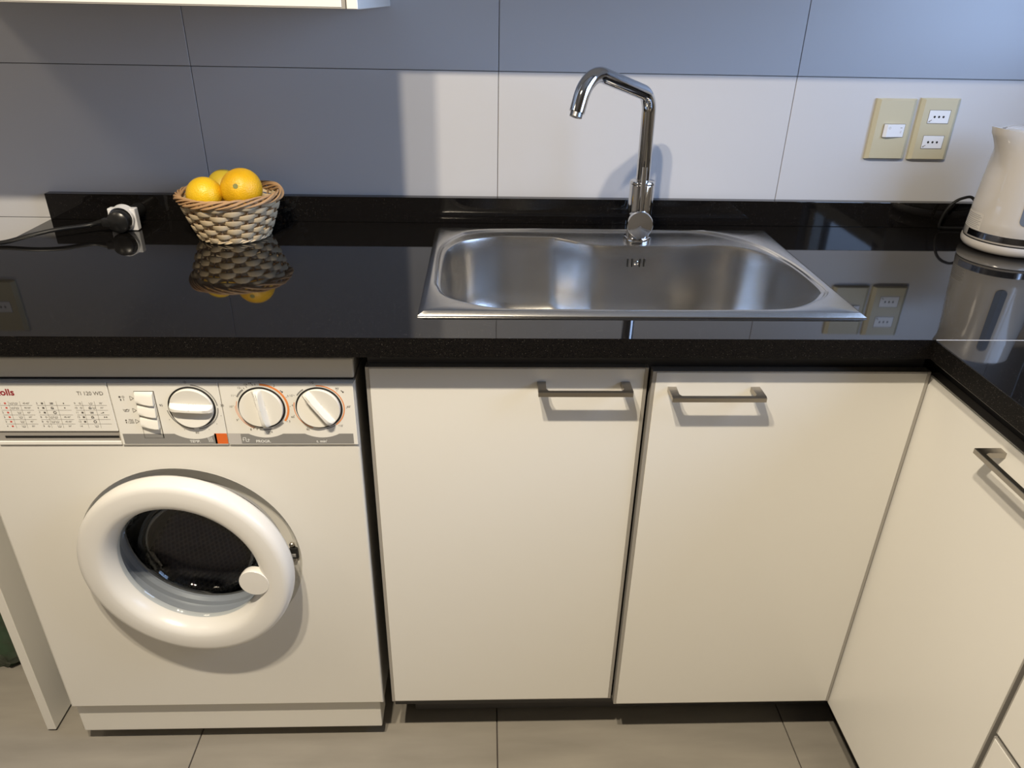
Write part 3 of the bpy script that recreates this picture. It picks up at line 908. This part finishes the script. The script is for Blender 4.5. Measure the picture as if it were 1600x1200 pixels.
sc = thing('sink_cabinet', (0.27, -0.3, 0.0), 'white two door cabinet under the sink between washer and corner', 'cabinet')
bm = bmesh.new()
box(bm, -0.1560, -0.1400, -0.550, -0.03, 0.100, ZB - 0.010)
box(bm, 0.684, 0.700, -0.550, -0.03, 0.100, ZB - 0.010)
box(bm, -0.1400, 0.684, -0.550, -0.03, 0.100, 0.118)
box(bm, -0.1400, 0.684, -0.040, -0.03, 0.118, ZB - 0.010)
box(bm, 0.262, 0.278, -0.540, -0.522, 0.150, 0.86)
put('carcass', bm, MT['dark'], sc)
put('top_rail', B(-0.1560, 0.6990, -0.556, -0.540, 0.848, ZB - 0.001), MT['rail'], sc, label='dark rail under the worktop')
put('plinth', B(-0.1250, 0.7600, -0.487, -0.470, 0.006, 0.100), MT['plinth'], sc, label='grey plinth')
door(sc, -0.1585, 0.2684, YD, 0.1320, 0.8575, 0.0993, 0.8300)
door(sc, 0.2727, 0.7000, YD - 0.0095, 0.1272, 0.8560, 0.2973, 0.8265)

cc = thing('corner_cabinet', (0.98, -0.75, 0.0), 'white corner base cabinet with one door facing left beside the sink cabinet', 'cabinet')
put('carcass', B(0.722, 1.31, -0.918, -0.035, 0.105, ZB - 0.001), MT['dark'], cc)
put('plinth', B(0.7640, 0.7800, -0.920, -0.5, 0.0, 0.105), MT['plinth_black'], cc, label='black plinth')
door(cc, 0, 0, 0, 0.1188, 0.8504, -0.758, 0.8300, 'y', 0.7018, -0.9190, -0.5700)

dc = thing('drawer_cabinet', (0.98, -1.2, 0.0), 'white drawer base cabinet at the right edge past the corner cabinet', 'cabinet')
put('carcass', B(0.722, 1.31, -1.52, -0.924, 0.105, ZB - 0.001), MT['dark'], dc)
put('plinth', B(0.7640, 0.7800, -1.52, -0.9205, 0.0, 0.105), MT['plinth_black'], dc, label='black plinth')
for z0, z1 in ((0.1188, 0.4860), (0.4920, 0.6900), (0.6960, 0.8504)):
    door(dc, 0, 0, 0, z0, z1, -1.155, z1 - 0.035, 'y', 0.7018, -1.52, -0.9260, name='drawer')

uc = thing('wall_cabinet', (-0.53, -0.17, 1.33), 'white wall cabinet hanging over the washing machine side of the worktop', 'wall cabinet')
put('carcass', B(-0.905, -0.1575, -0.380, -0.001, 1.3300, 1.95, bev=0.0008, seg=1), MT['laminate'], uc)
put('side_edge', B(-0.1730, -0.1575, -0.4005, -0.380, 1.3302, 1.95, bev=0.0008, seg=1), MT['laminate'], uc)
door(uc, -0.905, -0.1745, -0.400, 1.3302, 1.95)
uc2 = thing('wall_cabinet', (0.58, -0.17, 1.462), 'higher white wall cabinet hanging over the sink', 'wall cabinet')
put('carcass', B(-0.156, 1.318, -0.312, -0.001, 1.4620, 1.95, bev=0.0008, seg=1), MT['laminate'], uc2)
for q in range(3):
    door(uc2, -0.156 + q * 0.4913, -0.156 + (q + 1) * 0.4913 - 0.003, -0.331, 1.4620, 1.95)

# ------------------------------------------------------------------ switch and socket plates
def plate(name, x0, x1, z0, z1, label, cat, group=None):
    t = thing(name, ((x0 + x1) / 2, 0.0, (z0 + z1) / 2), label, cat, group)
    bm = bmesh.new()
    y = -0.0005
    lo = [[(x0, y, z0), (x1, y, z0), (x1, y, z1), (x0, y, z1)],
          [(x0 + .0003, y - .0045, z0 + .0003), (x1 - .0003, y - .0045, z0 + .0003), (x1 - .0003, y - .0045, z1 - .0003), (x0 + .0003, y - .0045, z1 - .0003)],
          [(x0 + .0075, y - .0090, z0 + .002), (x1 - .0075, y - .0090, z0 + .002), (x1 - .0075, y - .0090, z1 - .002), (x0 + .0075, y - .0090, z1 - .002)]]
    loft(bm, lo, True, True, True)
    put('cover_plate', bm, MT['ivory'], t)
    return t, y - 0.0090
def socket(t, yf, xc, zc_):
    s = put('socket_module', B(xc - .0215, xc + .0215, yf - .0006, yf + .002, zc_ - .0125, zc_ + .0125, bev=0.0004, seg=1), MT['module'], t, label='white socket insert')
    k = Ink((0, yf - 0.0002, 0))
    k.rect(xc - .0222, zc_ - .0132, xc + .0222, zc_ + .0132)
    k.put('module_gap', MT['black'], s)
    for q in (-1, 0, 1):
        bm = lathe(bmesh.new(), [(0.0023, 0.0), (0.0020, 0.0003), (0.0, 0.0003)], (xc + q * .0092, yf - .0006, zc_), X, Z, -Y, 14)
        put('pin_hole', bm, MT['black'], s)
    k = Ink((0, yf - 0.0008, 0)); k.line(xc - .0195, zc_ - .0095, xc - .0135, zc_ - .0060, .0018); k.line(xc - .0200, zc_ - .0095, xc - .0160, zc_ - .0095, .0010)
    k.put('earth_mark', MT['inkgrey'], s)
t, yf = plate('light_switch', 0.8085, 0.8915, 1.0652, 1.1830, 'ivory light switch plate with one white rocker on the tiled wall', 'switch')
bm = bmesh.new()
xa, xb, za, zb2 = 0.8325, 0.8760, 1.1097, 1.1345
loft(bm, [[(xa, yf + .001, za), (xb, yf + .001, za), (xb, yf + .001, zb2), (xa, yf + .001, zb2)],
          [(xa, yf - .0035, za), (xb, yf - .0006, za), (xb, yf - .0006, zb2), (xa, yf - .0035, zb2)],
          [(xa + .0052, yf - .0066, za + .0004), (xb - .0003, yf - .0010, za + .0002), (xb - .0003, yf - .0010, zb2 - .0002), (xa + .0052, yf - .0066, zb2 - .0004)]], True, True, True)
ro = put('rocker', bm, MT['module'], t, label='white rocker')
k = Ink((0, yf - 0.0002, 0)); k.rect(xa - .0007, za - .0007, xb + .0007, zb2 + .0007); k.put('rocker_gap', MT['black'], ro)
k = Ink((xa + .0052, yf - .0068, za), Vector((0.0380, 0.0056, 0)).normalized(), (0, 0, 1))
k.arc(.0055, .0180, .0020, .0006, 0, 360, 10); k.rect(.0290, .0175, .0335, .0188); k.line(.0305, .0075, .0305, .0125, .0005); k.line(.0325, .0075, .0325, .0125, .0005)
k.put('rocker_marks', MT['inkgrey'], ro, kind='stuff')
t, yf = plate('wall_socket', 0.8995, 0.9805, 1.0648, 1.1848, 'ivory double socket plate with two white inserts right of the light switch', 'socket')
socket(t, yf, 0.9415, 1.1498); socket(t, yf, 0.9420, 1.1003)
t, yf = plate('wall_socket', -1.085, -1.000, 1.065, 1.183, 'ivory single socket plate on the wall past the left worktop end, mirrored in the worktop', 'socket')
socket(t, yf, -1.0425, 1.124)

# ------------------------------------------------------------------ plug and adapter at the left
PLX, PLZ = -0.6925, ZC + 0.0228
ad = thing('plug_adapter', (PLX, -0.06, ZC), 'small white square plug adapter in the black upstand', 'adapter')
bm = bmesh.new()
lathe(bm, [(0.0140, 0.0212), (0.0140, 0.086)], (PLX, 0, PLZ), X, Z, -Y, 32, True, True)
put('adapter_body', bm, MT['black'], ad, smooth=True)
bm = B(PLX - 0.0265, PLX + 0.0265, -0.100, -0.084, ZC + 0.0008, ZC + 0.0440, bev=0.0018)
put('flange', bm, MT['module'], ad)
bm = bmesh.new()
lathe(bm, [(0.0254, 0.090), (0.0240, 0.1080), (0.0226, 0.1080), (0.0224, 0.098)], (PLX, 0, PLZ + .0026), X, Z, -Y, 40)
put('collar', bm, MT['module'], ad, smooth=True)
pg = thing('power_plug', (PLX, -0.115, PLZ), 'black round mains plug with a black cord trailing off the left worktop end', 'plug')
bm = bmesh.new()
lathe(bm, [(0.0218, 0.1005), (0.0220, 0.118), (0.0205, 0.1235), (0.0150, 0.1280), (0.0, 0.1295)], (PLX, 0, PLZ), X, Z, -Y, 40, True)
box(bm, PLX - 0.030, PLX + 0.003, -0.128, -0.112, PLZ - 0.008, PLZ + 0.008, bev=0.003)
put('plug_body', bm, MT['black'], pg, smooth=True)
pts = [(PLX - .022, -.120, PLZ), (PLX - .034, -.121, PLZ), (-0.748, -0.128, 0.9430), (-0.790, -0.158, 0.9430), (-0.826, -0.180, 0.9385), (-0.862, -0.196, 0.9310), (-0.885, -0.204, 0.9270), (-0.903, -0.212, 0.915), (-0.912, -0.215, 0.88), (-0.915, -0.212, 0.80), (-0.93, -0.20, 0.60)]
cp_ = catmull(pts, 8)
bm = bmesh.new()
tube(bm, cp_, 0.004, 10, True, [0.0062 - 0.0023 * min(1, i / 14) for i in range(len(cp_))])
put('cord', bm, MT['black'], pg, smooth=True)

# ------------------------------------------------------------------ fruit basket
BX, BY = -0.4690, -0.1230
bk = thing('fruit_basket', (BX, BY, ZC), 'small round woven wicker basket holding yellow fruit on the black worktop', 'basket')
NS = 20
def br(z):
    f = z / 0.078
    return 0.0620 + 0.0300 * f ** 0.85
ROWS = 8
rh = 0.0092
def weave(row):
    z0 = 0.0030 + row * rh
    n = NS * 10
    ph = pi * (row % 2)
    inner, outer = [], []
    lo = [[], [], [], []]
    for i in range(n):
        t = 2 * pi * i / n
        wv = cos(NS / 2 * t + ph)
        sgn = math.copysign(abs(wv) ** 0.75, wv)
        hh = rh * (0.44 + 0.16 * max(0.0, wv))
        zm = z0 + rh / 2 + 0.0006 * sin(5 * t + row)
        for k_, (dz, dr) in enumerate(((-hh, 0.0), (-hh * .7, 0.0006), (hh * .7, 0.0006), (hh, 0.0))):
            r = br(zm + dz) + 0.0042 * sgn + dr
            lo[k_].append((BX + r * cos(t), BY + r * sin(t), ZC + zm + dz))
    bm = bmesh.new()
    back = [[(BX + (hypot(p[0] - BX, p[1] - BY) - 0.0014) * cos(2 * pi * i / n), BY + (hypot(p[0] - BX, p[1] - BY) - 0.0014) * sin(2 * pi * i / n), p[2]) for i, p in enumerate(q)] for q in (lo[3], lo[0])]
    loft(bm, lo + back + [lo[0]], True)
    bmesh.ops.remove_doubles(bm, verts=bm.verts, dist=1e-6)
    return bm
for row in range(ROWS):
    put('woven_strip', weave(row), MT['wicker'], bk, smooth=True, sharp=60)
for i in range(NS):
    t = 2 * pi * i / NS
    bm = bmesh.new()
    tube(bm, [(BX + br(z) * cos(t), BY + br(z) * sin(t), ZC + z) for z in (0.004, 0.03, 0.055, 0.082)], 0.0018, 6)
    put('stake', bm, MT['stake'], bk, smooth=True)
put('basket_floor', zlathe([(0.0, 0.003), (0.061, 0.003), (0.063, 0.0055), (0.061, 0.008), (0.0, 0.008)], BX, BY, ZC, 48), MT['wicker'], bk)
rw = random.Random(5)
for s in range(7):
    ph = 2 * pi * s / 7
    pts, rad_ = [], []
    n = 150
    w1, w2 = rw.random() * 6, rw.random() * 6
    for i in range(n + 1):
        t = 2 * pi * i / n
        a_ = 4 * t + ph + 0.25 * sin(3 * t + w1)
        r = 0.0930 + 0.0050 * cos(a_) + 0.0009 * sin(5 * t + w2)
        pts.append((BX + r * cos(t), BY + r * sin(t), ZC + 0.0810 + 0.0072 * sin(a_) + 0.0012 * sin(4 * t + w1)))
        rad_.append(0.0021 + 0.0005 * sin(2 * t + w2))
    bm = bmesh.new()
    tube(bm, pts, 0.0023, 7, True, rad_)
    put('rim_withy', bm, MT['withy'], bk, smooth=True)
for s in range(3):
    pts = []
    for i in range(121):
        t = 2 * pi * i / 120
        a_ = 9 * t + 2 * pi * s / 3
        r = 0.0645 + 0.0022 * cos(a_)
        pts.append((BX + r * cos(t), BY + r * sin(t), ZC + 0.0045 + 0.0022 * sin(a_)))
    bm = bmesh.new()
    tube(bm, pts, 0.0018, 6)
    put('foot_withy', bm, MT['wicker'], bk, smooth=True)

def fruit(name, c, r, axis, m, label, squash=1.0, stem=True):
    t = thing(name, c, label, 'fruit')
    ax = Vector(axis).normalized()
    u = ax.orthogonal().normalized(); v = ax.cross(u)
    prof = []
    n = 28
    for i in range(n + 1):
        a = pi * i / n
        rr = r * sin(a); dd = r * squash * cos(a)
        if i < 4: dd -= r * 0.035 * (1 - i / 4) ** 2
        prof.append((max(rr, 0.0), dd))
    bm = bmesh.new()
    cv = Vector(c)
    rng = random.Random(hash(name + label) % 1000)
    a1, a2 = rng.random() * 6, rng.random() * 6
    loops = []
    seg = 40
    for rr, dd in prof[1:-1]:
        loops.append([cv + (u * cos(2 * pi * k / seg) + v * sin(2 * pi * k / seg)) * rr * (1 + .012 * sin(2 * 2 * pi * k / seg + a1) + .008 * sin(3 * 2 * pi * k / seg + a2)) + ax * dd for k in range(seg)])
    loft(bm, loops, True, True, True)
    put('flesh', bm, m, t, smooth=True, sharp=80)
    if stem:
        bm = lathe(bmesh.new(), [(0.0046, r * squash * 0.955), (0.0048, r * squash * 0.985), (0.0030, r * squash * 0.992), (0.0018, r * squash * 0.985), (0.0, r * squash * 0.988)], c, u, v, ax, 10)
        put('calyx', bm, MT['calyx'], t, smooth=True)
    return t
fruit('orange', (-0.4390, -0.1400, 1.0185), 0.0385, (0.02, -0.93, 0.36), MT['orange_peel'], 'large orange with its stem scar facing out, right in the wicker basket')
fruit('lemon', (-0.5070, -0.1480, 1.0080), 0.0330, (-0.4, 0.3, -0.8), MT['lemon_peel'], 'smaller smooth yellow fruit at the left of the wicker basket', 1.06, False)
fruit('orange', (-0.4880, -0.0850, 1.0100), 0.0330, (0.3, 0.9, 0.2), MT['green_peel'], 'greenish yellow fruit half hidden behind the other two in the basket', 1.0, False)

# ------------------------------------------------------------------ kettle
KX, KY = 1.0580, -0.1620
kt = thing('electric_kettle', (KX, KY, ZC), 'pearl white electric kettle with chrome band at the right end of the worktop', 'kettle')
put('base_ring', zlathe([(0.0, 0.0005), (0.072, 0.0005), (0.079, 0.004), (0.0828, 0.010), (0.0835, 0.016), (0.0822, 0.0205), (0.078, 0.0208)], KX, KY, ZC, 64), MT['kettle'], kt, smooth=True)
put('base_gap', zlathe([(0.078, 0.0200), (0.0808, 0.0208), (0.0808, 0.0222), (0.076, 0.0226)], KX, KY, ZC, 64), MT['black'], kt, smooth=True)
def kr(z):
    f = (z - 0.022) / 0.205
    return 0.0818 - 0.0140 * f + 0.0010 * sin(pi * f)
SEG = 96
def kloop(z, extra=0.0, top=False):
    out = []
    for i in range(SEG):
        t = 2 * pi * i / SEG
        r = kr(z) + extra
        f = max(0.0, (z - 0.150) / 0.077)
        dt = (t - pi + pi) % (2 * pi) - pi
        ang = min(abs(t - pi * 1.03), 2 * pi - abs(t - pi * 1.03))
        sp_ = math.exp(-(ang / 0.36) ** 2)
        r += 0.040 * f ** 1.7 * sp_
        zz = z
        if top: zz = z + 0.007 * sp_
        out.append((KX + r * cos(t), KY + r * sin(t), ZC + zz))
    return out
bm = bmesh.new()
zs_ = [0.0228, 0.0240, 0.060, 0.10, 0.14, 0.155, 0.165, 0.175, 0.185, 0.195, 0.205, 0.213, 0.219]
loops = [kloop(z, -0.0012 if z == 0.0228 else 0) for z in zs_] + [kloop(0.2235, 0.0, True), kloop(0.2235, -0.002, True), kloop(0.217, -0.0035, True)]
loft(bm, loops, True)
put('jug', bm, MT['kettle'], kt, smooth=True, sharp=50)
put('lid', zlathe([(0.0630, 0.2150), (0.0630, 0.2215), (0.0600, 0.2245), (0.050, 0.2265), (0.0, 0.2280)], KX + 0.001, KY, ZC, 64), MT['kettle'], kt, smooth=True)
def strip(z0, z1, a0, a1, off, n=40, th=0.0006):
    bm = bmesh.new()
    lo = []
    for z, e in ((z0, -0.0005), (z0, off), (z1, off), (z1, -0.0005)):
        lo.append([(KX + (kr(z) + e) * cos(radians(a0 + (a1 - a0) * i / n)), KY + (kr(z) + e) * sin(radians(a0 + (a1 - a0) * i / n)), ZC + z) for i in range(n + 1)])
    loft(bm, lo, False)
    return bm
put('chrome_band', strip(0.0265, 0.0385, -186, 40, 0.0006, 60), MT['band'], kt, smooth=True, label='speckled chrome band')
st = put('sticker', strip(0.0400, 0.070, -205, -166, 0.0004, 14), MT['sticker'], kt, smooth=True, label='small printed sticker')
bm = bmesh.new()
for q in range(8):
    z = 0.0425 + q * 0.0032 + (0.001 if q > 4 else 0)
    a0, a1 = -203 + (q % 3), -168 - (q % 2) * 3
    lo = [[(KX + (kr(zz) + 0.0006) * cos(radians(a0 + (a1 - a0) * i / 10)), KY + (kr(zz) + 0.0006) * sin(radians(a0 + (a1 - a0) * i / 10)), ZC + zz) for i in range(11)] for zz in (z, z + 0.0009)]
    loft(bm, lo, False)
put('sticker_print', bm, MT['inkgrey'], st)
bm = bmesh.new()
wa, wz0, wz1, ww = radians(-113), 0.072, 0.188, 0.0095
def wpt(a_off, z, e):
    r = kr(z) + e
    return (KX + r * cos(wa + a_off / 0.073), KY + r * sin(wa + a_off / 0.073), ZC + z)
outl = [(ww * cos(q * pi / 10), wz1 + ww * sin(q * pi / 10)) for q in range(11)] + [(-ww, wz1 - (wz1 - wz0) * q / 8) for q in range(1, 8)] + [(-ww * cos(q * pi / 10), wz0 - ww * sin(q * pi / 10)) for q in range(11)] + [(ww, wz0 + (wz1 - wz0) * q / 8) for q in range(1, 8)]
loft(bm, [[wpt(a_, z, -0.001) for a_, z in outl], [wpt(a_, z, 0.0008) for a_, z in outl]], True)
mid = [wpt(0, z, 0.0010) for a_, z in outl]
top_ = [bm.verts.new(wpt(a_, z, 0.0008)) for a_, z in outl]; cen = [bm.verts.new(p) for p in mid]
for q in range(len(outl)):
    j = (q + 1) % len(outl)
    bm.faces.new((top_[q], top_[j], cen[j], cen[q]))
put('level_window', bm, MT['windowgrey'], kt, smooth=True, label='grey water level window')
hp = catmull([(KX + 0.062, KY + 0.022, ZC + 0.205), (KX + 0.090, KY + 0.032, ZC + 0.212), (KX + 0.118, KY + 0.044, ZC + 0.195), (KX + 0.122, KY + 0.046, ZC + 0.14), (KX + 0.110, KY + 0.040, ZC + 0.08), (KX + 0.088, KY + 0.030, ZC + 0.052), (KX + 0.066, KY + 0.022, ZC + 0.048)], 8)
bm = bmesh.new()
tube(bm, hp, 0.010, 14)
put('handle', bm, MT['kettle'], kt, smooth=True)
bm = bmesh.new()
tube(bm, catmull([(KX - 0.005, KY + 0.078, ZC + 0.012), (KX - 0.006, -0.060, ZC + 0.040), (1.040, -0.045, ZC + 0.0700), (1.020, -0.042, ZC + 0.0690), (1.004, -0.040, ZC + 0.058), (0.994, -0.038, ZC + 0.040), (0.990, -0.036, ZC + 0.018), (0.992, -0.035, ZC + 0.006), (1.004, -0.035, ZC + 0.0036), (1.03, -0.035, ZC + 0.0034), (1.10, -0.037, ZC + 0.0034)], 8), 0.0030, 10)
put('cord', bm, MT['cordblack'], kt, smooth=True, label='black cord')

# ------------------------------------------------------------------ bag on the floor at the far left
bm = bmesh.new()
bmesh.ops.create_icosphere(bm, subdivisions=5, radius=1.0)
from mathutils import noise
for v in bm.verts:
    p = v.co.copy()
    n = noise.noise(p * 2.2) * 0.16 + abs(noise.noise(p * 5.0 + Vector((3, 1, 2)))) * 0.12 + noise.noise(Vector((p.x * 4, p.y * 4, p.z * 14))) * 0.05 + abs(noise.noise(p * 11.0)) * 0.06
    q = p * (1 + n)
    q.z = max(q.z, -0.82)
    if q.z < -0.3: q.x *= 1 + 0.1 * (-q.z); q.y *= 1 + 0.1 * (-q.z)
    v.co = Vector((-1.052 + q.x * 0.135, -0.258 + q.y * 0.122, 0.135 + q.z * 0.160))
mz = min(v.co.z for v in bm.verts)
for v in bm.verts: v.co.z -= mz - 0.0005
b_ = put('plastic_bag', bm, MT['bag'], smooth=True, at=(-1.052, -0.258, 0.0), sharp=60)
tag(b_, 'crumpled dark green plastic bag on the floor left of the side panel', 'bag')
